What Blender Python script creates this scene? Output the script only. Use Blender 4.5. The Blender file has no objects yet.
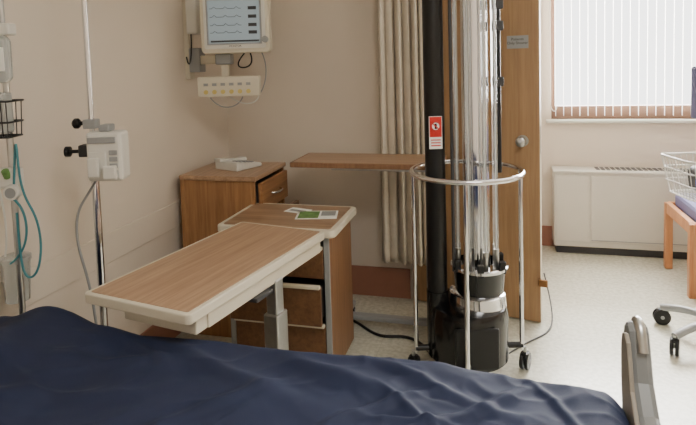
import bpy, math, random
from mathutils import Vector, Matrix, noise
random.seed(7)
S=bpy.context.scene
COL=S.collection

def lin(c):
    return tuple(((v/255)/12.92 if v/255<=0.04045 else ((v/255+0.055)/1.055)**2.4) for v in c)+(1,)

def mat(name,rgb,rough=0.5,metal=0.0,var=0.0,vscale=8,bump=0.0,bscale=200,trans=0.0,emit=None,estr=0,coat=0,alpha=1,ior=1.45):
    m=bpy.data.materials.new(name); m.use_nodes=True
    nt=m.node_tree; b=nt.nodes['Principled BSDF']
    c=lin(rgb)
    b.inputs['Base Color'].default_value=c
    b.inputs['Roughness'].default_value=rough
    b.inputs['Metallic'].default_value=metal
    b.inputs['Transmission Weight'].default_value=trans
    b.inputs['IOR'].default_value=ior
    b.inputs['Coat Weight'].default_value=coat
    b.inputs['Alpha'].default_value=alpha
    if emit:
        b.inputs['Emission Color'].default_value=lin(emit); b.inputs['Emission Strength'].default_value=estr
    tc=nt.nodes.new('ShaderNodeTexCoord')
    if var>0:
        n=nt.nodes.new('ShaderNodeTexNoise'); n.inputs['Scale'].default_value=vscale; n.inputs['Detail'].default_value=5
        nt.links.new(tc.outputs['Object'],n.inputs['Vector'])
        r=nt.nodes.new('ShaderNodeValToRGB')
        r.color_ramp.elements[0].position=0.3; r.color_ramp.elements[1].position=0.7
        r.color_ramp.elements[0].color=tuple(v*(1-var) for v in c[:3])+(1,)
        r.color_ramp.elements[1].color=tuple(min(1,v*(1+var)) for v in c[:3])+(1,)
        nt.links.new(n.outputs['Fac'],r.inputs['Fac']); nt.links.new(r.outputs['Color'],b.inputs['Base Color'])
    if bump>0:
        n=nt.nodes.new('ShaderNodeTexNoise'); n.inputs['Scale'].default_value=bscale
        nt.links.new(tc.outputs['Object'],n.inputs['Vector'])
        bp=nt.nodes.new('ShaderNodeBump'); bp.inputs['Strength'].default_value=bump; bp.inputs['Distance'].default_value=0.002
        nt.links.new(n.outputs['Fac'],bp.inputs['Height']); nt.links.new(bp.outputs['Normal'],b.inputs['Normal'])
    return m

def wood(name,dark,light,scale=(30,2,30),rough=0.4):
    m=bpy.data.materials.new(name); m.use_nodes=True
    nt=m.node_tree; b=nt.nodes['Principled BSDF']; b.inputs['Roughness'].default_value=rough
    tc=nt.nodes.new('ShaderNodeTexCoord'); mp=nt.nodes.new('ShaderNodeMapping'); mp.inputs['Scale'].default_value=scale
    n=nt.nodes.new('ShaderNodeTexNoise'); n.inputs['Scale'].default_value=1.6; n.inputs['Detail'].default_value=8; n.inputs['Roughness'].default_value=0.65; n.inputs['Distortion'].default_value=0.4
    r=nt.nodes.new('ShaderNodeValToRGB'); r.color_ramp.elements[0].position=0.32; r.color_ramp.elements[1].position=0.66
    r.color_ramp.elements[0].color=lin(dark); r.color_ramp.elements[1].color=lin(light)
    nt.links.new(tc.outputs['Object'],mp.inputs['Vector']); nt.links.new(mp.outputs['Vector'],n.inputs['Vector'])
    nt.links.new(n.outputs['Fac'],r.inputs['Fac']); nt.links.new(r.outputs['Color'],b.inputs['Base Color'])
    return m

# ---------- materials
M={}
M['wall']=mat('wall_paint',(224,212,197),0.75,var=0.03,vscale=1.5,bump=0.08,bscale=160)
M['ceil']=mat('ceiling_paint',(232,228,220),0.9,var=0.02)
M['base']=mat('vinyl_baseboard',(160,112,92),0.5,var=0.06)
M['cream']=mat('cream_plastic',(214,206,186),0.45,var=0.02)
M['white']=mat('offwhite_plastic',(218,216,208),0.4,var=0.015)
M['grey']=mat('grey_plastic',(150,152,152),0.45,var=0.03)
M['dgrey']=mat('dark_grey_plastic',(60,60,62),0.45,var=0.05)
M['black']=mat('black_plastic',(14,14,16),0.35,var=0.1)
M['blackgloss']=mat('black_gloss',(9,9,11),0.22,var=0.05,coat=0.3)
M['chrome']=mat('chrome',(225,225,228),0.08,1.0)
M['steel']=mat('brushed_steel',(190,190,188),0.28,1.0,var=0.05,vscale=40)
M['glass']=mat('quartz_glass',(245,248,250),0.03,trans=0.9)
M['navy']=mat('navy_sheet',(25,36,66),0.72,var=0.08,vscale=5,bump=0.25,bscale=900)
M['curtain']=mat('beige_curtain',(226,216,200),0.85,var=0.05,vscale=14,bump=0.2,bscale=500)
M['walnut_y']=wood('laminate_top',(150,118,92),(184,152,122),(38,1.6,38),0.35)
M['walnut_x']=wood('laminate_top_x',(132,104,80),(166,136,108),(1.6,38,38),0.35)
M['oak_z']=wood('oak_panel_vertical',(138,96,62),(176,132,88),(26,26,1.4),0.45)
M['brown_z']=wood('brown_panel_vertical',(120,86,60),(150,112,80),(28,28,1.5),0.45)
M['brown_d']=wood('drawer_front_wood',(94,64,42),(124,88,58),(28,1.6,28),0.45)
M['oak_d']=wood('oak_drawer_front',(138,96,62),(174,128,84),(28,1.6,28),0.45)
M['door']=wood('door_veneer',(140,108,76),(168,134,96),(22,22,1.0),0.4)
M['chairwood']=wood('honey_wood',(170,112,74),(202,144,98),(24,24,2),0.35)
M['red']=mat('red_sign',(200,36,30),0.4)
M['signw']=mat('white_sign',(240,240,236),0.5)
M['green']=mat('green_print',(105,145,80),0.5,var=0.3,vscale=30)
M['teal']=mat('teal_tubing',(60,130,140),0.35)
M['blue']=mat('blue_tubing',(70,100,180),0.35)
M['yellow']=mat('yellow_button',(205,185,110),0.4)
M['purple']=mat('purple_upholstery',(112,112,150),0.8,var=0.06,bump=0.2)
M['screen']=mat('monitor_screen',(90,98,98),0.2,emit=(160,172,174),estr=0.6)
M['radiator']=mat('radiator_enamel',(206,202,192),0.45,var=0.02)
M['frame']=mat('bronze_window_frame',(116,88,70),0.5,var=0.05)
M['footb']=mat('bed_grey_plastic',(124,126,126),0.35,var=0.04)
M['tan']=mat('bed_tan_plastic',(146,138,126),0.5,var=0.04)
M['fluid']=mat('clear_bag',(230,235,235),0.1,trans=0.7)
M['bronze']=mat('bronze_plate',(130,90,50),0.4,0.4)
def slat_mat():
    m=bpy.data.materials.new('blind_slat'); m.use_nodes=True; nt=m.node_tree; b=nt.nodes['Principled BSDF']
    b.inputs['Base Color'].default_value=lin((248,247,244)); b.inputs['Roughness'].default_value=.6
    t=nt.nodes.new('ShaderNodeBsdfTranslucent'); t.inputs['Color'].default_value=lin((254,253,250))
    tc=nt.nodes.new('ShaderNodeTexCoord'); n=nt.nodes.new('ShaderNodeTexNoise'); n.inputs['Scale'].default_value=120
    mr=nt.nodes.new('ShaderNodeMapRange'); mr.inputs['To Min'].default_value=.72; mr.inputs['To Max'].default_value=.82
    nt.links.new(tc.outputs['Object'],n.inputs['Vector']); nt.links.new(n.outputs['Fac'],mr.inputs['Value'])
    mx=nt.nodes.new('ShaderNodeMixShader'); nt.links.new(mr.outputs['Result'],mx.inputs[0])
    nt.links.new(b.outputs[0],mx.inputs[1]); nt.links.new(t.outputs[0],mx.inputs[2]); nt.links.new(mx.outputs[0],nt.nodes['Material Output'].inputs['Surface'])
    return m
M['slat']=slat_mat()
def floor_mat():
    m=bpy.data.materials.new('vinyl_tile_floor'); m.use_nodes=True
    nt=m.node_tree; b=nt.nodes['Principled BSDF']; b.inputs['Roughness'].default_value=0.26; b.inputs['Specular IOR Level'].default_value=.6
    tc=nt.nodes.new('ShaderNodeTexCoord')
    n=nt.nodes.new('ShaderNodeTexNoise'); n.inputs['Scale'].default_value=45; n.inputs['Detail'].default_value=8
    r=nt.nodes.new('ShaderNodeValToRGB'); r.color_ramp.elements[0].color=lin((192,190,172)); r.color_ramp.elements[1].color=lin((212,210,194))
    r.color_ramp.elements[0].position=.38; r.color_ramp.elements[1].position=.62
    br=nt.nodes.new('ShaderNodeTexBrick'); br.offset=0; br.inputs['Scale'].default_value=1; br.inputs['Brick Width'].default_value=0.305; br.inputs['Row Height'].default_value=0.305
    br.inputs['Mortar Size'].default_value=0.0012; br.inputs['Mortar'].default_value=lin((184,182,166))
    nt.links.new(tc.outputs['Object'],n.inputs['Vector']); nt.links.new(n.outputs['Fac'],r.inputs['Fac'])
    nt.links.new(r.outputs['Color'],br.inputs['Color1']); nt.links.new(r.outputs['Color'],br.inputs['Color2'])
    nt.links.new(tc.outputs['Object'],br.inputs['Vector']); nt.links.new(br.outputs['Color'],b.inputs['Base Color'])
    n2=nt.nodes.new('ShaderNodeTexNoise'); n2.inputs['Scale'].default_value=3
    bp=nt.nodes.new('ShaderNodeBump'); bp.inputs['Strength'].default_value=0.15; bp.inputs['Distance'].default_value=0.01
    nt.links.new(tc.outputs['Object'],n2.inputs['Vector']); nt.links.new(n2.outputs['Fac'],bp.inputs['Height']); nt.links.new(bp.outputs['Normal'],b.inputs['Normal'])
    return m
M['floor']=floor_mat()

# ---------- geometry helpers
def link(o,parent=None):
    COL.objects.link(o)
    if parent is not None: o.parent=parent
    return o
def group(name,loc=(0,0,0),rz=0):
    e=bpy.data.objects.new(name,None); e.empty_display_size=0.1
    e.location=loc; e.rotation_euler=(0,0,math.radians(rz)); COL.objects.link(e); return e
def mesh(name,verts,faces,m,parent=None,smooth=False,bevel=0,seg=2):
    me=bpy.data.meshes.new(name); me.from_pydata([tuple(v) for v in verts],[],faces); me.update()
    if m: me.materials.append(M[m] if isinstance(m,str) else m)
    if smooth:
        for p in me.polygons: p.use_smooth=True
    o=bpy.data.objects.new(name,me); link(o,parent)
    if bevel>0:
        bv=o.modifiers.new('bevel','BEVEL'); bv.width=bevel; bv.segments=seg; bv.limit_method='ANGLE'; bv.angle_limit=math.radians(40)
    return o
def box(name,c,s,m,parent=None,bevel=0.003,rot=None):
    hx,hy,hz=s[0]/2,s[1]/2,s[2]/2
    vs=[Vector((x,y,z)) for x in(-hx,hx) for y in(-hy,hy) for z in(-hz,hz)]
    if rot:
        R=Matrix.Rotation(math.radians(rot[2]),3,'Z')@Matrix.Rotation(math.radians(rot[1]),3,'Y')@Matrix.Rotation(math.radians(rot[0]),3,'X')
        vs=[R@v for v in vs]
    C=Vector(c); vs=[v+C for v in vs]
    f=[(0,1,3,2),(4,6,7,5),(0,4,5,1),(2,3,7,6),(0,2,6,4),(1,5,7,3)]
    return mesh(name,vs,f,m,parent,bevel=bevel)
def bx(name,x0,x1,y0,y1,z0,z1,m,parent=None,bevel=0.003):
    return box(name,((x0+x1)/2,(y0+y1)/2,(z0+z1)/2),(x1-x0,y1-y0,z1-z0),m,parent,bevel)
def lathe(name,prof,c,m,parent=None,n=32,axis=None,cap=True):
    c=Vector(c)
    if axis is None: R=Matrix.Identity(3)
    else: R=Vector((0,0,1)).rotation_difference(Vector(axis).normalized()).to_matrix()
    vs=[];f=[]
    for r,z in prof:
        for i in range(n):
            a=2*math.pi*i/n; vs.append(c+R@Vector((r*math.cos(a),r*math.sin(a),z)))
    for k in range(len(prof)-1):
        for i in range(n):
            j=(i+1)%n; f.append((k*n+i,k*n+j,(k+1)*n+j,(k+1)*n+i))
    if cap:
        f.append(tuple(range(n-1,-1,-1))); f.append(tuple((len(prof)-1)*n+i for i in range(n)))
    me_o=mesh(name,vs,f,m,parent,smooth=True)
    me=me_o.data
    try:
        me.set_sharp_from_angle(angle=math.radians(40))
    except Exception: pass
    return me_o
def cyl(name,p1,p2,r,m,parent=None,n=20):
    p1=Vector(p1);p2=Vector(p2);d=p2-p1
    return lathe(name,[(r,0),(r,d.length)],p1,m,parent,n,axis=d)
def tube(name,pts,r,m,parent=None,cyclic=False,smooth=True,res=6):
    cu=bpy.data.curves.new(name,'CURVE'); cu.dimensions='3D'
    if smooth:
        sp=cu.splines.new('NURBS'); sp.points.add(len(pts)-1); sp.order_u=min(4,len(pts))
        for p,q in zip(sp.points,pts): p.co=(*q,1)
        sp.use_endpoint_u=not cyclic
    else:
        sp=cu.splines.new('POLY'); sp.points.add(len(pts)-1)
        for p,q in zip(sp.points,pts): p.co=(*q,1)
    sp.use_cyclic_u=cyclic; cu.bevel_depth=r; cu.bevel_resolution=2; cu.resolution_u=res; cu.use_fill_caps=True
    tmp=bpy.data.objects.new(name+'_tmp',cu); COL.objects.link(tmp)
    bpy.context.view_layer.update()
    me=bpy.data.meshes.new_from_object(tmp.evaluated_get(bpy.context.evaluated_depsgraph_get()))
    bpy.data.objects.remove(tmp)
    me.materials.clear(); me.materials.append(M[m]); 
    for p in me.polygons: p.use_smooth=True
    o=bpy.data.objects.new(name,me); link(o,parent); return o
def circ(c,r,n=40,z=None):
    return [(c[0]+r*math.cos(2*math.pi*i/n),c[1]+r*math.sin(2*math.pi*i/n),c[2]) for i in range(n)]
def prism(name,prof,axis,a0,a1,m,parent=None,bevel=0.0):
    n=len(prof); vs=[]
    for a in(a0,a1):
        for u,v in prof:
            vs.append({'x':(a,u,v),'y':(u,a,v),'z':(u,v,a)}[axis])
    f=[tuple(range(n)),tuple(range(2*n-1,n-1,-1))]+[(i,i+n,(i+1)%n+n,(i+1)%n) for i in range(n)]
    o=mesh(name,vs,f,m,parent,bevel=bevel)
    import bmesh
    b=bmesh.new(); b.from_mesh(o.data); bmesh.ops.recalc_face_normals(b,faces=b.faces); b.to_mesh(o.data); b.free()
    return o
def rrect(x0,x1,y0,y1,r,n=6):
    p=[]
    for cx,cy,a0 in((x1-r,y1-r,0),(x0+r,y1-r,90),(x0+r,y0+r,180),(x1-r,y0+r,270)):
        for i in range(n+1):
            a=math.radians(a0+90*i/n); p.append((cx+r*math.cos(a),cy+r*math.sin(a)))
    return p
def text(name,body,size,loc,rot,m,parent=None,ext=0.0005):
    cu=bpy.data.curves.new(name,'FONT'); cu.body=body; cu.size=size; cu.align_x='CENTER'; cu.align_y='CENTER'; cu.extrude=ext
    t=bpy.data.objects.new(name+'_t',cu); COL.objects.link(t); bpy.context.view_layer.update()
    me=bpy.data.meshes.new_from_object(t.evaluated_get(bpy.context.evaluated_depsgraph_get()))
    bpy.data.objects.remove(t)
    me.materials.clear(); me.materials.append(M[m])
    o=bpy.data.objects.new(name,me); o.location=loc; o.rotation_euler=[math.radians(a) for a in rot]; link(o,parent); return o
def caster(name,x,y,parent,r=0.035,m='black',ang=0,top=0.1):
    a=math.radians(ang); d=Vector((math.cos(a),math.sin(a),0)); t=Vector((-d.y,d.x,0)); c=Vector((x,y,r))
    for k,s in enumerate((-1,1)):
        p=c+t*(s*0.012)
        lathe(f'{name}_wheel_{k}',[(r*0.5,-0.008),(r*0.93,-0.008),(r,-0.004),(r,0.004),(r*0.93,0.008),(r*0.5,0.008)],p,m,parent,24,axis=t)
    lathe(f'{name}_hub',[(0.01,-0.022),(0.01,0.022)],c,'grey',parent,12,axis=t)
    box(f'{name}_hood',(x,y,r*1.75),(0.05,0.03,r*0.5),m,parent,0.006,(0,0,ang))
    cyl(f'{name}_stem',(x,y,r*1.7),(x,y,top),0.008,'steel',parent,12)

# ---------- room shell
H=2.7; XL=-1.75; XR=3.1; YN=-1.6; YB=3.40; YW=4.58
bx('floor',XL-.1,XR+.1,YN-.1,YW+.1,-.1,0,'floor',bevel=0)
bx('ceiling',XL-.1,XR+.1,YN-.1,YW+.1,H,H+.1,'ceil',bevel=0)
bx('wall_left',XL-.1,XL,YN-.1,YW+.1,0,H,'wall',bevel=0)
bx('wall_right',XR,XR+.1,YN-.1,YW+.1,0,H,'wall',bevel=0)
bx('wall_near',XL,XR,YN-.1,YN,0,H,'wall',bevel=0)
bx('wall_back',XL,-.53,YB,YB+.1,0,H,'wall',bevel=0)
bx('wall_back_header',-.53,.12,YB,YB+.1,2.08,H,'wall',bevel=0)
bx('wall_return',.12,.22,YB,YW,0,H,'wall',bevel=0)
wx0,wx1,wz0,wz1=.40,2.55,1.0,2.35
bx('wall_window_lower',XL,XR,YW,YW+.12,0,wz0,'wall',bevel=0)
bx('wall_window_upper',XL,XR,YW,YW+.12,wz1,H,'wall',bevel=0)
bx('wall_window_left',XL,wx0,YW,YW+.12,wz0,wz1,'wall',bevel=0)
bx('wall_window_right',wx1,XR,YW,YW+.12,wz0,wz1,'wall',bevel=0)
bx('baseboard_left',XL,XL+.012,YN,YB,0,.16,'base')
bx('baseboard_back',XL,-.54,YB-.012,YB,0,.19,'base')
bx('baseboard_return',.22,.232,YB,YW,0,.16,'base')
bx('baseboard_window',.232,XR,YW-.012,YW,0,.16,'base')
bx('baseboard_right',XR-.012,XR,YN,YW,0,.16,'base')
bx('trim_wall_guard',XL,XL+.008,YN,3.38,.60,.74,'wall')
# window
w=group('window_1',(0,YW,0))
for n,a in (('frame_bottom',(wx0,wx1,.03,.09,wz0,wz0+.10)),('frame_top',(wx0,wx1,.03,.09,wz1-.06,wz1)),('frame_left',(wx0,wx0+.03,.03,.09,wz0+.10,wz1-.06)),('frame_right',(wx1-.04,wx1,.03,.09,wz0+.10,wz1-.06)),('mullion',(1.5,1.54,.03,.09,wz0+.10,wz1-.06))):
    bx(n,*a,'frame',w)
bx('sill',wx0-.04,wx1+.04,-.05,.03,wz0-.025,wz0,'white',w,bevel=.006)
# blinds
b=group('vertical_blinds',(0,YW-.02,0))
bx('head_rail',wx0,wx1,-.03,.02,wz1-.05,wz1-.0,'white',b)
k=0; x=wx0+.03
while x<wx1-.02:
    a_=-math.degrees(math.atan2(x*.97,4.55))
    box(f'slat_{k}',(x,-.003,(wz0+.03+wz1-.05)/2),(.0012,.055,wz1-.05-wz0-.03),'slat',b,0,(0,0,a_*1.0+4)); x+=.058; k+=1
cyl('cord',(wx0-.01,-.025,1.12),(wx0-.01,-.025,wz1-.02),.003,'white',b,8)
tube('cord_loop',[(wx0-.01,-.025,1.15),(wx0-.015,-.025,1.07),(wx0+.03,-.025,1.04),(wx0+.035,-.025,1.1)],.004,'white',b)

# radiator / convector
r=group('convector_heater',(0,YW-.012,0))
rx0,rx1=.40,1.62
bx('cabinet',rx0,rx1,-.17,0,.06,.64,'radiator',r,.006)
bx('toe_kick',rx0+.02,rx1-.02,-.14,0,0,.06,'dgrey',r)
for i in range(22):
    bx(f'grille_{i}',rx0+.30+i*.036,rx0+.325+i*.036,-.145,-.035,.6395,.643,'dgrey',r,0)
bx('front_panel',rx0+.26,rx1-.22,-.178,-.17,.10,.60,'radiator',r,.004)
bx('access_door_left',rx0+.015,rx0+.245,-.176,-.17,.10,.60,'radiator',r,.004)
bx('top_lip',rx0-.004,rx1+.004,-.182,0,.618,.636,'radiator',r,.004)
bx('outlet_slot',rx0+.26,rx1-.22,-.181,-.177,.115,.121,'grey',r,0)

# door (ajar bathroom door)
d=group('door_1',(-.51,3.385,0),math.degrees(math.atan2(-.165,.734)))
L=.752
bx('slab',0,L,-.022,.022,.01,2.06,'door',d,.002)
bx('edge_strip',L,L+.002,-.02,.02,.01,2.06,'cream',d,0)
bx('latch_plate',L+.002,L+.004,-.012,.012,.96,1.12,'steel',d,0)
cyl('rosette',(L-.09,-.022,1.03),(L-.09,-.03,1.03),.032,'steel',d,24)
lathe('knob',[(.012,0),(.012,.02),(.024,.03),(.029,.043),(.026,.056),(.012,.063)],(L-.09,-.03,1.03),'steel',d,24,axis=(0,-1,0))
bx('sign_plate',L-.17,L-.055,-.026,-.022,1.54,1.61,'grey',d,.001)
text('sign_text','Patients\nOnly Shower',.021,(L-.1125,-.0265,1.58),(90,0,0),'black',d)
bx('kick_holder',L-.01,L+.04,-.04,-.02,.22,.26,'bronze',d,.006)
for i,z in enumerate((.25,1.05,1.85)): cyl(f'hinge_{i}',(-.002,-.03,z-.05),(-.002,-.03,z+.05),.007,'steel',d,12)

# curtain
def curtain():
    g=group('privacy_curtain',(-.535,3.28,0))
    nu,nv=150,40; W=.33; vs=[];f=[]
    for j in range(nv+1):
        t=j/nv; z=.27+(2.55-.27)*t
        for i in range(nu+1):
            s=i/nu
            wv=math.sin(s*math.pi*2*6.5+.6*math.sin(s*9)+.25*math.sin(t*3))
            amp=.028+.014*math.sin(s*17+1)
            x=(s-.5)*W*(1-.08*t)+.010*math.cos(s*math.pi*2*6.5*1+1)
            vs.append((x+.0*t,wv*amp+.006*math.sin(t*5+s*5),z))
    for j in range(nv):
        for i in range(nu):
            a=j*(nu+1)+i; f.append((a,a+1,a+nu+2,a+nu+1))
    o=mesh('cloth',vs,f,'curtain',g,smooth=True)
    so=o.modifiers.new('s','SOLIDIFY'); so.thickness=.002
    bx('ceiling_track',-.6,.7,-.012,.012,2.66,2.7,'steel',g)
    for i in range(7): cyl(f'hook_{i}',(-.14+i*.046,0,2.54),(-.14+i*.046,0,2.665),.003,'steel',g,8)
curtain()

# ---------- overbed table (foreground)
def overbed(name,loc,rz,h,L,W,topm,post,thick=.032,edge='cream'):
    g=group(name,loc,rz)
    x0,x1,y0,y1=-W/2,W/2,-L/2,L/2
    prism('top_tray',rrect(x0,x1,y0,y1,.018),'z',h-thick,h,edge,g,.004)
    prism('wood_inlay',rrect(x0+.016,x1-.016,y0+.016,y1-.016,.008),'z',h,h+.0015,topm,g)
    return g
def underframe(g,x0,x1,y0,y1,h,post):
    bx('rail_outer',x1-.055,x1-.015,y0+.10,y1-.02,h-.085,h-.032,'cream',g,.004)
    bx('rail_inner',x0+.06,x0+.10,y0+.10,y1-.10,h-.065,h-.032,'cream',g,.004)
    bx('cross_member',x0+.06,x1-.03,-.05,.05,h-.08,h-.032,'cream',g,.004)
    bx('end_channel',x0+.12,x1-.02,y0+.05,y0+.11,h-.085,h-.032,'cream',g,.004)
    bx('slide_tray',x0+.12,x1-.06,y0+.10,y1-.15,h-.05,h-.032,'white',g,.003)
    px,py=post
    bx('post_inner',px-.022,px+.022,py-.026,py+.026,.30,h-.075,'steel',g,.006)
    bx('post_outer',px-.030,px+.030,py-.036,py+.036,.07,.60,'steel',g,.006)
    bx('height_handle',px-.02,px+.035,py-.16,py-.06,h-.10,h-.085,'dgrey',g,.004)
g=overbed('overbed_table',(-.978,1.80,0),-10.5,.80,.83,.425,'walnut_y',None)
underframe(g,-.2125,.2125,-.415,.415,.80,(.180,.07))
bx('base_spine',.14,.20,-.32,.36,.065,.105,'cream',g,.008)
bx('base_leg_far',-.30,.20,.30,.36,.06,.10,'cream',g,.008)
bx('base_leg_near',-.30,.20,-.32,-.26,.06,.10,'cream',g,.008)
for i,(x,y) in enumerate(((-.27,.33),(.17,.33),(-.27,-.29),(.17,-.29))): caster(f'caster_{i}',x,y,g,.022,top=.065)
# second overbed table
g=overbed('overbed_table',(-.70,3.03,0),-90,.95,.83,.34,'walnut_y',None,.026,'brown_z')
bx('rail',.02,.08,-.20,.40,.895,.924,'steel',g,.004)
bx('post_inner',.02,.08,.33,.37,.30,.90,'steel',g,.006)
bx('post_outer',.01,.09,.32,.38,.06,.50,'grey',g,.006)
bx('base_spine',.03,.08,-.15,.40,.045,.075,'grey',g,.008)
bx('base_cross_a',-.12,.15,.33,.39,.045,.075,'grey',g,.008)
bx('base_cross_b',-.12,.15,-.18,-.13,.045,.075,'grey',g,.008)
for i,(x,y) in enumerate(((-.10,.36),(.12,.36),(-.10,-.155),(.12,-.155))): caster(f'caster_{i}',x,y,g,.018,top=.05)

# ---------- nightstand near (cream-edged top)
g=group('bedside_cabinet',(-.99,2.55,0))
Hc=.75
prism('top_border',rrect(-.295,.285,-.225,.205,.03),'z',Hc-.035,Hc,'cream',g,.006)
prism('top_inlay',rrect(-.27,.26,-.20,.18,.015),'z',Hc,Hc+.0015,'walnut_x',g)
bx('side_panel_right',.225,.25,-.19,.19,.05,Hc-.035,'brown_z',g)
bx('side_panel_left',-.25,-.225,-.19,.19,.05,Hc-.035,'brown_z',g)
bx('back_panel',-.225,.225,.175,.19,.05,Hc-.035,'brown_z',g)
bx('bottom_panel',-.225,.225,-.19,.175,.05,.075,'brown_z',g)
bx('corner_strip',.225,.252,-.2,-.19,.05,Hc-.04,'grey',g)
bx('corner_strip_left',-.252,-.225,-.2,-.19,.05,Hc-.04,'grey',g)
zs=[(.09,.30,0),(.32,.50,.05),(.52,.66,0)]
for i,(a,b_,o_) in enumerate(zs):
    bx(f'drawer_front_{i}',-.222,.222,-.205-o_,-.187-o_,a,b_,'brown_d',g)
    bx(f'drawer_box_{i}',-.21,.21,-.187-o_,.15-o_,a+.01,b_-.03,'dgrey',g)
    bx(f'drawer_pull_{i}',-.222,.222,-.222-o_,-.2-o_,b_-.005,b_+.012,'cream',g,.004)
for i,(x,y) in enumerate(((-.2,-.15),(.2,-.15),(-.2,.15),(.2,.15))): caster(f'caster_{i}',x,y,g,.018,top=.052)
# brochures
g=group('brochure',(-.86,2.56,Hc+.002),12)
bx('sheet',-.1,.1,-.07,.07,0,.002,'signw',g,0)
bx('print_green',-.09,.01,-.06,.06,.002,.0025,'green',g,0)
bx('print_grey',.02,.09,-.02,.06,.002,.0025,'grey',g,0)
g=group('brochure',(-.98,2.62,Hc+.002),-15)
bx('sheet',-.06,.06,-.04,.04,0,.002,'signw',g,0)
bx('print_line',-.045,.045,-.02,.01,.002,.0025,'grey',g,0)

# ---------- rear nightstand
g=group('bedside_cabinet',(-1.475,2.92,0))
Hd=.90
bx('carcass_left',-.225,-.2,-.215,.215,0,Hd-.025,'oak_z',g)
bx('side_near',-.2,.2,-.215,-.195,0,Hd-.025,'oak_z',g)
bx('side_far',-.2,.2,.195,.215,0,Hd-.025,'oak_z',g)
bx('edge_near',.2,.22,-.215,-.195,0,Hd-.025,'oak_z',g)
bx('edge_far',.2,.22,.195,.215,0,Hd-.025,'oak_z',g)
bx('top',-.225,.232,-.225,.225,Hd-.025,Hd,'walnut_y',g,.005)
bx('plinth',-.2,.2,-.195,.195,0,.08,'brown_d',g)
for i,(a,b_,o_) in enumerate(((.10,.40,0),(.42,.68,.10),(.70,.86,.03))):
    bx(f'drawer_front_{i}',.2+o_,.222+o_,-.19,.19,a,b_,'brown_d' if i<2 else 'oak_d',g,.004)
    bx(f'drawer_box_{i}',-.18+o_,.2+o_,-.175,.175,a+.01,b_-.02,'dgrey',g)
    zc=(a+b_)/2
    tube(f'bow_handle_{i}',[(.222+o_,-.06,zc),(.25+o_,-.05,zc),(.255+o_,0,zc),(.25+o_,.05,zc),(.222+o_,.06,zc)],.006,'chrome',g)
# telephone
g=group('telephone',(-1.46,2.95,Hd),-20)
prism('body',[(-.10,0),(.10,0),(.10,.02),(-.10,.05)],'x',-.09,.09,'white',g,.006)
prism('handset',[(-.11,.045),(-.11,.068),(-.06,.058),(.05,.043),(.10,.045),(.105,.022),(.06,.022),(-.05,.04)],'x',-.085,-.035,'white',g,.006)
for i in range(3):
    for j in range(4): box(f'key_{i}_{j}',(-.005+i*.028,-.03+j*.028,.042-.15*(.028*j)),(.018,.018,.006),'grey',g,.002)

# ---------- wall patient monitor
g=group('patient_monitor',(-1.385,2.84,0),17)
prism('housing',rrect(-.185,.185,1.56,1.875,.025),'y',-.05,.10,'cream',g,.01)
prism('bezel',rrect(-.165,.165,1.585,1.86,.012),'y',-.056,-.05,'white',g,.002)
bx('screen_surround',-.15,.145,-.0575,-.0555,1.607,1.853,'grey',g,0)
bx('screen',-.14,.135,-.059,-.0575,1.615,1.845,'screen',g,0)
for i,z in enumerate((1.80,1.755,1.71,1.67)):
    tube(f'trace_{i}',[(-.13+k*.012,-.0605,z+(.010 if k%5==2 else 0)) for k in range(15)],.0012,'dgrey',g,smooth=False)
    bx(f'readout_{i}',.075,.12,-.0605,-.059,z-.008,z+.010,'dgrey',g,0)
bx('soft_keys',-.13,.13,-.0600,-.059,1.62,1.63,'dgrey',g,0)
text('label','MONITOR',.014,(0,-.0568,1.598),(90,0,0),'dgrey',g)
cyl('dial',(.163,-.057,1.63),(.163,-.082,1.63),.018,'grey',g,20)
bx('mount_plate',-.07,.07,.10,.12,1.60,1.78,'grey',g)
bx('arm_drop',-.10,-.06,.05,.10,1.36,1.60,'cream',g)
bx('arm_joint',-.13,-.04,.03,.12,1.50,1.56,'grey',g,.008)
prism('module_panel',rrect(-.215,.12,1.325,1.435,.01),'y',-.05,.03,'cream',g,.006)
for i in range(6):
    cyl(f'module_port_{i}',(-.17+i*.046,-.05,1.352),(-.17+i*.046,-.056,1.352),.012,'yellow',g,16)
    bx(f'module_label_{i}',-.182+i*.046,-.158+i*.046,-.053,-.05,1.385,1.40,'grey',g,0)
tube('lead_a',[(.06,.02,1.58),(.10,.0,1.50),(.02,-.01,1.46),(-.02,.02,1.50),(.03,.06,1.56)],.004,'black',g)
tube('lead_b',[(.12,.0,1.34),(.17,-.01,1.42),(.16,.0,1.52),(.12,.04,1.58)],.0035,'grey',g)
tube('lead_c',[(-.16,0,1.32),(-.10,0,1.23),(.0,0,1.26),(.02,0,1.32)],.0035,'grey',g)
tube('lead_d',[(-.05,0,1.32),(.05,0,1.24),(.13,0,1.30),(.10,0,1.34)],.0035,'white',g)
g=group('monitor_wall_mount',(-1.75,2.93,0))
bx('rail',0,.03,-.03,.03,1.42,2.05,'cream',g,.004)
bx('bracket',.03,.10,-.035,.035,1.46,1.60,'grey',g,.006)
box('arm',(.19,-.02,1.53),(.22,.035,.05),'cream',g,.008,(0,0,-8))
bx('power_supply',.03,.10,-.05,.05,1.68,1.95,'white',g,.01)
tube('cable_a',[(.05,-.03,1.68),(.07,-.06,1.55),(.04,-.05,1.45),(.02,-.04,1.55)],.004,'black',g)
tube('cable_b',[(.07,0,1.95),(.2,-.08,2.0),(.3,-.06,1.9)],.005,'dgrey',g)

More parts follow.
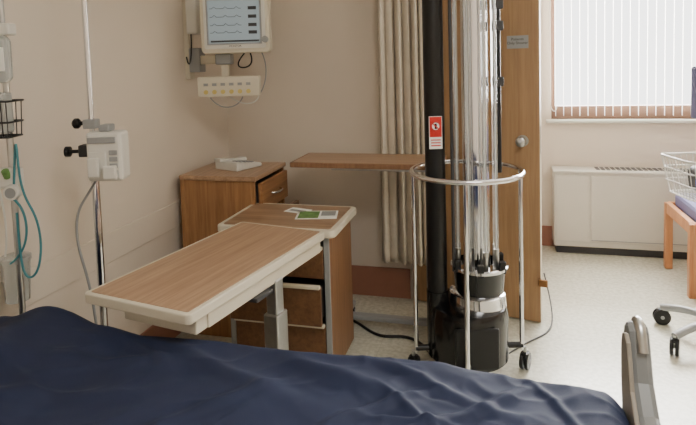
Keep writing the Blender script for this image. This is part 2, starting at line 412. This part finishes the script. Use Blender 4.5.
# ---------- IV pole
g=group('iv_pole',(-1.48,1.78,0))
cyl('lower_tube',(0,0,.09),(0,0,1.10),.0145,'chrome',g)
cyl('upper_tube',(0,0,1.10),(0,0,2.15),.0105,'chrome',g)
lathe('collar',[(.018,0),(.024,.01),(.024,.05),(.016,.06)],(0,0,1.08),'dgrey',g,20)
for i in range(4):
    a=i*math.pi/2+.4; d=Vector((math.cos(a),math.sin(a),0))
    tube(f'hook_{i}',[(0,0,2.14),tuple(d*.06+Vector((0,0,2.17))),tuple(d*.10+Vector((0,0,2.14))),tuple(d*.115+Vector((0,0,2.17)))],.004,'chrome',g)
for i in range(5):
    a=i*math.tau/5+.3; d=Vector((math.cos(a),math.sin(a),0))*.17
    cyl(f'leg_{i}',(0,0,.10),(d.x,d.y,.075),.012,'chrome',g,12); caster(f'caster_{i}',d.x,d.y,g,.025,top=.08)
lathe('hub',[(.035,0),(.035,.03),(.02,.045)],(0,0,.08),'black',g,20)
g=group('infusion_pump',(-1.48,1.78,0),16)
bx('case',.016,.145,-.10,-.018,1.09,1.27,'white',g,.012)
bx('door_panel',.025,.09,-.108,-.10,1.105,1.20,'white',g,.004)
bx('display',.025,.125,-.106,-.10,1.23,1.252,'grey',g,.002)
for i in range(4): bx(f'key_{i}',.10,.13,-.105,-.10,1.115+i*.024,1.132+i*.024,'grey',g,.002)
bx('cable_clip',.03,.07,-.13,-.108,1.11,1.18,'white',g,.006)
bx('cable_clip_b',.08,.13,-.125,-.105,1.10,1.15,'white',g,.006)
bx('top_clip',.06,.10,-.09,-.03,1.27,1.295,'grey',g,.006)
bx('pole_clamp',-.045,.03,-.03,.022,1.17,1.215,'dgrey',g,.006)
cyl('clamp_knob_stem',(-.085,-.005,1.19),(-.04,-.005,1.19),.007,'black',g,12)
cyl('clamp_knob',(-.10,-.005,1.19),(-.085,-.005,1.19),.02,'black',g,16)
bx('upper_clamp',-.025,.025,-.025,.02,1.275,1.31,'grey',g,.005)
cyl('upper_knob',(-.05,0,1.295),(-.02,0,1.295),.008,'black',g,12)
lathe('upper_knob_head',[(.012,0),(.02,.008),(.02,.02),(.012,.028)],(-.07,0,1.295),'black',g,16,axis=(1,0,0))
tube('power_cord',[(.03,-.04,1.10),(-.02,-.03,1.02),(-.07,-.02,.98),(-.08,-.02,.82),(-.03,-.02,.68),(-.02,-.02,.5)],.005,'grey',g)

# ---------- far left equipment pole
g=group('suction_equipment_stand',(-1.635,1.56,0),16)
cyl('pole',(0,0,.05),(0,0,2.1),.011,'steel',g)
lathe('foot',[(.06,0),(.06,.02),(.03,.045),(.012,.06)],(0,0,0),'dgrey',g,24)
bw=0.075
for k,z in enumerate((1.28,1.33,1.40)):
    sc=1 if z>1.35 else (.93 if z>1.3 else .85)
    tube(f'basket_ring_{k}',[(-.03-bw*sc,-.10*sc,z),(-.03+bw*sc+.015,-.10*sc,z),(-.03+bw*sc+.015,-.01,z),(-.03-bw*sc,-.01,z)],.0035,'black',g,cyclic=True,smooth=False)
for i in range(9):
    x=-.095+i*.0185; tube(f'basket_wire_{i}',[(x,-.10,1.40),(x*.88,-.088,1.28),(x*.88,-.01,1.28),(x,-.01,1.40)],.0018,'black',g,smooth=False)
bx('glove_packet',-.06,.04,-.085,-.03,1.29,1.43,'fluid',g,.01)
prism('iv_bag',rrect(-.03,.05,1.46,1.62,.025),'y',-.06,-.03,'fluid',g,.012)
bx('bag_label',-.01,.035,-.063,-.06,1.50,1.58,'signw',g,.001)
tube('corrugated_hose',[(.0,-.03,1.62),(.01,-.03,1.7),(-.02,-.03,1.85),(-.04,-.03,2.0)],.006,'teal',g)
bx('regulator',-.03,.05,-.05,-.012,1.10,1.17,'white',g,.01)
lathe('gauge',[(.026,0),(.028,.01),(.024,.022)],(.03,-.05,1.09),'white',g,24,axis=(0,-1,0))
lathe('gauge_face',[(.018,0),(.018,.001)],(.03,-.0725,1.09),'grey',g,24,axis=(0,-1,0))
cyl('green_valve',(.01,-.045,1.14),(.01,-.06,1.165),.012,'green',g,16)
lathe('suction_canister',[(.04,0),(.048,.14),(.052,.145),(.052,.16),(.02,.17)],(-.03,.03,.68),'fluid',g,28)
tube('teal_tube',[(.03,-.05,1.10),(.06,-.06,1.36),(.045,-.06,1.10),(.10,-.06,1.03),(.12,-.06,.92),(.10,-.06,.80),(.05,-.06,.78),(.04,-.06,.86),(.04,-.06,1.02)],.004,'teal',g)
tube('teal_tube_b',[(.0,-.05,1.08),(.05,-.07,1.07),(.09,-.07,1.0),(.06,-.06,.88),(.0,-.05,.84)],.004,'teal',g)
tube('clear_tube',[(.0,-.06,1.46),(.01,-.07,1.3),(-.01,-.11,1.15),(.02,-.07,1.0),(-.01,-.06,.87)],.0035,'white',g)
bx('top_shelf_clip',-.04,.05,-.05,0,1.62,1.66,'white',g,.006)

# ---------- tower (UV disinfection)
g=group('uv_disinfection_tower',(-.147,2.653,0),15)
lathe('base_drum',[(.15,.075),(.185,.085),(.185,.30),(.175,.335),(.13,.345)],(0,0,0),'blackgloss',g,48)
bx('base_panel',-.10,.10,-.19,-.17,.10,.29,'black',g,.01)
lathe('chrome_collar',[(.135,.335),(.130,.39),(.115,.40)],(.045,0,0),'chrome',g,48)
lathe('mirror_bowl',[(.112,.39),(.122,.50),(.125,.515),(.118,.515),(.11,.44)],(.055,0,0),'blackgloss',g,48)
lathe('bowl_rim',[(.124,.505),(.134,.51),(.134,.522),(.124,.526)],(.055,0,0),'chrome',g,48,cap=False)
for i in range(6):
    a=math.radians(60*i+20); cx=.055+.118*math.cos(a); cy=.118*math.sin(a)
    bx(f'bowl_block_{i}',cx-.014,cx+.014,cy-.014,cy+.014,.50,.555,'black',g)
cyl('main_column',(-.145,.0,.30),(-.145,.0,2.35),.047,'black',g,32)
cyl('column_foot',(-.145,.0,.09),(-.145,.0,.40),.052,'blackgloss',g,32)
cyl('mirror_core',(.05,.02,.44),(.05,.02,2.3),.062,'chrome',g,40)
for i in range(8):
    a=math.tau*i/8+.2; x=.05+.095*math.cos(a); y=.02+.095*math.sin(a)
    cyl(f'lamp_tube_{i}',(x,y,.56),(x,y,2.25),.011,'glass',g,16)
    cyl(f'lamp_rod_{i}',(x,y,.56),(x,y,2.25),.0025,'signw',g,10)
    cyl(f'lamp_socket_{i}',(x,y,.50),(x,y,.60),.013,'steel',g,16)
    cyl(f'lamp_socket_top_{i}',(x,y,2.25),(x,y,2.30),.014,'signw',g,16)
lathe('lamp_plate',[(.11,.485),(.11,.50)],(.05,.02,0),'chrome',g,40)
lathe('top_cap',[(.20,2.30),(.205,2.32),(.205,2.37),(.17,2.40)],(0,0,0),'blackgloss',g,48)
cyl('sensor_rod',(.165,.03,.95),(.165,.03,2.32),.011,'black',g,16)
for i,z in enumerate((1.36,1.62,1.72)): bx(f'sensor_block_{i}',.148,.185,.005,.05,z,z+.045,'dgrey',g,.004)
cyl('side_tie',(-.07,-.03,.5),(-.07,-.03,2.3),.008,'dgrey',g,12)
tube('guard_ring',circ((0,0,.967),.255,64),.0125,'chrome',g,cyclic=True)
for i,deg in enumerate((182,257,-2,75,120)):
    a=math.radians(deg); x,y=.252*math.cos(a),.252*math.sin(a)
    cyl(f'guard_bar_{i}',(x,y,.10),(x,y,.967),.0105,'chrome',g,16)
    cyl(f'outrigger_{i}',(x*.6,y*.6,.12),(x*1.02,y*1.02,.12),.014,'black',g,12)
for i,deg in enumerate((182,257,-2,75)):
    a=math.radians(deg); x,y=.268*math.cos(a),.268*math.sin(a); caster(f'caster_{i}',x,y,g,.042,top=.11,ang=deg+60)
bx('sign_backing',-.178,-.118,-.056,-.048,1.085,1.235,'signw',g,.001)
bx('sign_red',-.1755,-.1205,-.058,-.056,1.14,1.233,'red',g,0)
lathe('sign_disc',[(.021,0),(.021,.0015)],(-.148,-.058,1.19),'signw',g,32,axis=(0,-1,0))
tube('sign_circle',[(-.148+.02*math.cos(t*math.tau/24),-.0595,1.19+.02*math.sin(t*math.tau/24)) for t in range(24)],.003,'red',g,cyclic=True)
cyl('sign_slash',(-.162,-.0605,1.204),(-.134,-.0605,1.176),.0025,'red',g,8)
bx('sign_figure',-.153,-.143,-.061,-.0595,1.178,1.202,'black',g,0)
for i in range(3): bx(f'sign_line_{i}',-.170,-.126,-.057,-.056,1.098+i*.013,1.103+i*.013,'red',g,0)
g=group('power_cord')
tube('cable_a',[(-.95,3.10,.008),(-.80,3.02,.008),(-.72,2.93,.008),(-.62,2.86,.008),(-.52,2.90,.008),(-.44,2.88,.008),(-.37,2.80,.008),(-.33,2.72,.008)],.008,'black',g)
tube('cable_b',[(.02,2.8,.006),(.12,2.95,.006),(.22,3.05,.006),(.27,3.14,.006),(.30,3.3,.02),(.26,3.5,.18)],.004,'dgrey',g)

# ---------- hospital bed
g=group('hospital_bed')
bx('deck',-1.62,.26,.52,1.42,.42,.50,'tan',g,.01)
prism('mattress',rrect(.49,1.43,.50,.655,.04),'x',-1.64,.27,'tan',g,.01)
for i,(x,y) in enumerate(((-1.45,.62),(-1.45,1.32),(.1,.62),(.1,1.32))):
    cyl(f'leg_{i}',(x,y,.12),(x,y,.42),.025,'steel',g); caster(f'caster_{i}',x,y,g,.06,top=.14)
bx('frame_long_a',-1.5,.15,.60,.64,.30,.36,'grey',g); bx('frame_long_b',-1.5,.15,1.30,1.34,.30,.36,'grey',g)
far=[(1.47,.36),(1.49,.55),(1.515,.70),(1.518,.79),(1.505,.825),(1.48,.835),(1.455,.82),(1.435,.775),(1.41,.715),(1.36,.665),(1.2,.64)]
prof=far+[(1.93-y,z) for y,z in reversed(far)]
prism('footboard',prof,'x',.302,.352,'footb',g,.016)
inner=[((y-.965)*.94+.965,(z-.36)*.92+.38) for y,z in prof]
prism('footboard_inset',inner,'x',.292,.303,'tan',g,.003)
tube('footboard_bumper',[(.331,y,z+.002) for y,z in far[:8]],.013,'steel',g)
hb=[(.55,.36),(1.38,.36),(1.40,.60),(1.36,.74),(1.2,.78),(.73,.78),(.57,.74),(.53,.60)]
prism('headboard',hb,'x',-1.715,-1.68,'footb',g,.012)
def sheet():
    nx,ny=360,240; vs=[];f=[]
    X0,X1=-1.665,.287; Y0,Y1=.475,1.45
    ridges=[((-1.5,1.15),(-.7,1.32),.04,.015),((-.95,1.38),(-.45,1.18),.03,.016),((-.6,1.40),(-.15,1.22),.035,.018),
            ((-.35,1.42),(.05,1.25),.018,.014),((-.25,1.10),(.1,1.40),.017,.015),((-.2,1.05),(.2,1.28),.014,.013),((-.15,1.0),(.25,1.14),.015,.013),
            ((-.45,1.05),(-.12,1.35),.014,.013),((-1.3,1.0),(-.8,1.2),.025,.012),((-1.5,1.30),(-1.1,1.05),.022,.012),((-.8,1.0),(-.5,1.3),.022,.012),
            ((.05,1.43),(.22,1.2),.013,.012),((-1.1,1.42),(-.85,1.25),.016,.012),((-.30,1.30),(.0,1.06),.012,.012),
            ((-.35,1.16),(-.05,1.20),.011,.010)]
    def hump(x,pts):
        for (a,za),(b_,zb) in zip(pts,pts[1:]):
            if a<=x<=b_:
                t=(x-a)/(b_-a); t=t*t*(3-2*t); return za+(zb-za)*t
        return pts[-1][1] if x>pts[-1][0] else pts[0][1]
    prof=[(-1.67,.675),(-1.55,.70),(-1.38,.750),(-1.2,.715),(-1.05,.690),(-.75,.697),(-.3,.697),(.0,.69),(.2,.688),(.29,.678)]
    for j in range(ny+1):
        tj=j/ny
        for i in range(nx+1):
            ti=i/nx
            x=X0+(X1-X0)*ti
            s=(tj-.5)*2*.86
            Lf=.49; yc=(Y0+Y1)/2
            d=abs(s)*.78
            sg=1 if s>=0 else -1
            R=.045
            if d<Lf-R: y=d; dz=0
            elif d<Lf-R+R*math.pi/2:
                a=(d-(Lf-R))/R; y=Lf-R+R*math.sin(a); dz=R-R*math.cos(a)
            else: y=Lf; dz=R+(d-(Lf-R+R*math.pi/2))
            y=yc+sg*y
            h=hump(x,prof)
            wz=0
            wob=.03*noise.noise(Vector((x*4,y*6,0)))
            P=Vector((x,y+wob))
            for (ax,ay),(bx_,by),wd,am in ridges:
                A=Vector((ax,ay));B=Vector((bx_,by))
                AB=B-A;t=max(0,min(1,(P-A).dot(AB)/AB.length_squared)); q=A+AB*t; dd=(P-q).length
                if dd>wd*6: continue
                wz+=am*math.sin(math.pi*max(.02,min(.98,t)))**.6*(math.exp(-(dd/wd)**2)-.45*math.exp(-(dd/(wd*2.3))**2))
            n1=noise.fractal(Vector((x*2.2+5,y*3.5,1.3)),1.0,2.0,3)
            n3=1-abs(noise.noise(Vector((x*5+y*3,y*9-x*4,7.7))))*2
            n4=1-abs(noise.noise(Vector((x*9-y*7,y*14+x*6,2.7))))*2
            loc=max(0,min(1,(x+.55)/.3))
            wz+=.012*n1+.004*n3*n3+(.0005+.003*loc)*n4*n4
            edge=1.0 if dz==0 else max(.2,1-dz*6)
            yo=0
            if dz>.02: yo=sg*(.012*math.sin(x*23+3*math.sin(x*5))*min(1,dz*5)+.006)
            te=max(0,(x-(X1-.05))/.05); hz=h-.035*te*te
            te2=max(0,((X0+.05)-x)/.05); hz-=.035*te2*te2
            vs.append((x,y+yo,hz-dz+max(-.012,wz)*edge))
    W=nx+1
    for j in range(ny):
        for i in range(nx):
            a=j*W+i; f.append((a,a+1,a+W+1,a+W))
    for side in (nx,0):
        st=len(vs)
        for j in range(ny+1):
            v=vs[j*W+side]; vs.append((v[0]+(.004 if side else -.006),v[1],min(v[2],.52)))
        for j in range(ny):
            a=j*W+side; q=st+j; f.append((a,q,q+1,a+W) if side else (a,a+W,q+1,q))
    o=mesh('navy_sheet',vs,f,'navy',g,smooth=True)
sheet()

# ---------- wooden chair at right, facing the bed
g=group('wooden_chair',(1.41,3.98,0))
for i,(x,y) in enumerate(((-.28,.25),(.28,.25),(-.28,-.25),(.28,-.25))):
    bx(f'leg_{i}',x-.024,x+.024,y-.024,y+.024,0,.46 if x<0 else .95,'chairwood',g,.006)
bx('rail_left',-.30,-.265,-.25,.25,.39,.465,'chairwood',g,.004); bx('rail_right',.265,.295,-.25,.25,.40,.465,'chairwood',g,.004)
bx('rail_front',-.28,.28,-.28,-.24,.39,.465,'chairwood',g,.004); bx('rail_back',-.28,.28,.24,.27,.40,.465,'chairwood',g,.004)
bx('seat_cushion',-.25,.25,-.24,.24,.44,.54,'purple',g,.025)
bx('back_cushion',.22,.275,-.22,.22,.58,.93,'purple',g,.02)
bx('top_rail',.262,.298,-.25,.25,.90,.96,'chairwood',g,.006)

# ---------- vitals rolling stand
g=group('vital_signs_stand',(1.08,3.14,0),15)
cyl('post',(0,0,.10),(0,0,1.30),.016,'steel',g)
lathe('hub',[(.05,.085),(.05,.13),(.02,.17)],(0,0,0),'grey',g,24)
for i in range(5):
    a=math.radians(196+72*i); x,y=.29*math.cos(a),.29*math.sin(a)
    tube(f'leg_{i}',[(0,0,.13),(x*.4,y*.4,.135),(x*.75,y*.75,.12),(x,y,.095)],.020,'grey',g)
    caster(f'caster_{i}',x,y,g,.044,top=.10,ang=math.degrees(a)+40)
for k,(z,s) in enumerate(((.78,.86),(.845,.92),(.91,.96),(.97,1.0))):
    tube(f'basket_ring_{k}',[(x*s,y*s,z) for x,y in rrect(-.25,.16,-.15,.12,.03,3)],.004 if k<3 else .006,'white',g,cyclic=True,smooth=False)
for i in range(13):
    x=-.235+i*.031
    tube(f'basket_wire_x_{i}',[(x,-.15,.97),(x*.86,-.13,.78),(x*.86,.103,.78),(x,.12,.97)],.0022,'white',g,smooth=False)
for i in range(9):
    y=-.13+i*.029
    tube(f'basket_wire_y_{i}',[(-.25,y,.97),(-.215,y*.86,.78),(.138,y*.86,.78),(.16,y,.97)],.0022,'white',g,smooth=False)
prism('cuff_roll',rrect(-.15,.1,.80,.92,.03),'y',-.06,.06,'dgrey',g,.02)
tube('coil_a',[(-.12+.07*math.cos(t*.7),-.165+.002*t,.87+.07*math.sin(t*.7)) for t in range(22)],.006,'black',g)
tube('coil_b',[(-.19+.045*math.cos(t*.7),-.16,.88+.06*math.sin(t*.7)) for t in range(16)],.005,'blue',g)
tube('coil_c',[(-.15+.09*math.cos(t*.6),-.17,.85+.09*math.sin(t*.6)) for t in range(22)],.004,'dgrey',g)
tube('hanging_lead',[(-.16,-.16,.95),(-.19,-.18,.76),(-.14,-.18,.56),(-.07,-.17,.64),(.02,-.16,.9)],.005,'blue',g)
bx('vitals_monitor',-.115,.14,-.08,.06,1.16,1.42,'white',g,.02)
bx('vitals_screen',-.09,.11,-.083,-.08,1.22,1.39,'dgrey',g,.002)
prism('side_grip',rrect(-.135,-.112,1.16,1.42,.01),'y',-.07,.05,'purple',g,.004)

# ---------- lights
def area(name,loc,rot,sx,sy,e,col=(1,1,1)):
    l=bpy.data.lights.new(name,'AREA'); l.shape='RECTANGLE'; l.size=sx; l.size_y=sy; l.energy=e; l.color=col
    o=bpy.data.objects.new(name,l); o.location=loc; o.rotation_euler=[math.radians(a) for a in rot]; COL.objects.link(o); return o
area('window_daylight',((wx0+wx1)/2,YW+.45,1.8),(-90,0,0),3.2,2.2,800,(1,.985,.965))
sl=bpy.data.lights.new('sun','SUN'); sl.energy=3.5; sl.angle=math.radians(9); sl.color=(1,.97,.92)
so=bpy.data.objects.new('sun',sl); so.rotation_euler=Vector((-.12,-1,-.95)).to_track_quat('-Z','Y').to_euler(); so.location=(2,8,5); COL.objects.link(so)
gl=group('added_ceiling_fill')  # overhead fill added out of view to brighten the room
gl.location=(.6,.6,H)
bx('added_fill_frame',-.62,.62,-.32,.32,-.04,0,'white',gl)  # invented housing for the fill, above the frame of view
area('added_fill_area',(.6,.6,H-.045),(0,0,0),1.15,.55,34,(1,.97,.92))  # soft, dim fill added below the ceiling
wd=bpy.data.worlds.new('World'); S.world=wd; wd.use_nodes=True
bg=wd.node_tree.nodes['Background']; bg.inputs[0].default_value=(1,.99,.97,1); bg.inputs[1].default_value=4.0

# ---------- camera
th=math.radians(15); p=math.radians(4); sr=.03; cr=math.sqrt(1-sr*sr)
def toroom(v): return Vector((v[0]*math.cos(th)-v[1]*math.sin(th),v[0]*math.sin(th)+v[1]*math.cos(th),v[2]))
fw=toroom((0,math.cos(p),-math.sin(p))); rt=toroom((1,0,0)); up=toroom((0,math.sin(p),math.cos(p)))
r2=rt*cr-up*sr; u2=up*cr+rt*sr
cam=bpy.data.cameras.new('camera'); co=bpy.data.objects.new('camera',cam); COL.objects.link(co)
mw=Matrix((( r2.x,u2.x,-fw.x,0),(r2.y,u2.y,-fw.y,0),(r2.z,u2.z,-fw.z,1.5),(0,0,0,1)))
co.matrix_world=mw
cam.sensor_width=36; cam.lens=560/696*36; cam.shift_y=-112.5/696; cam.clip_start=.02
S.camera=co
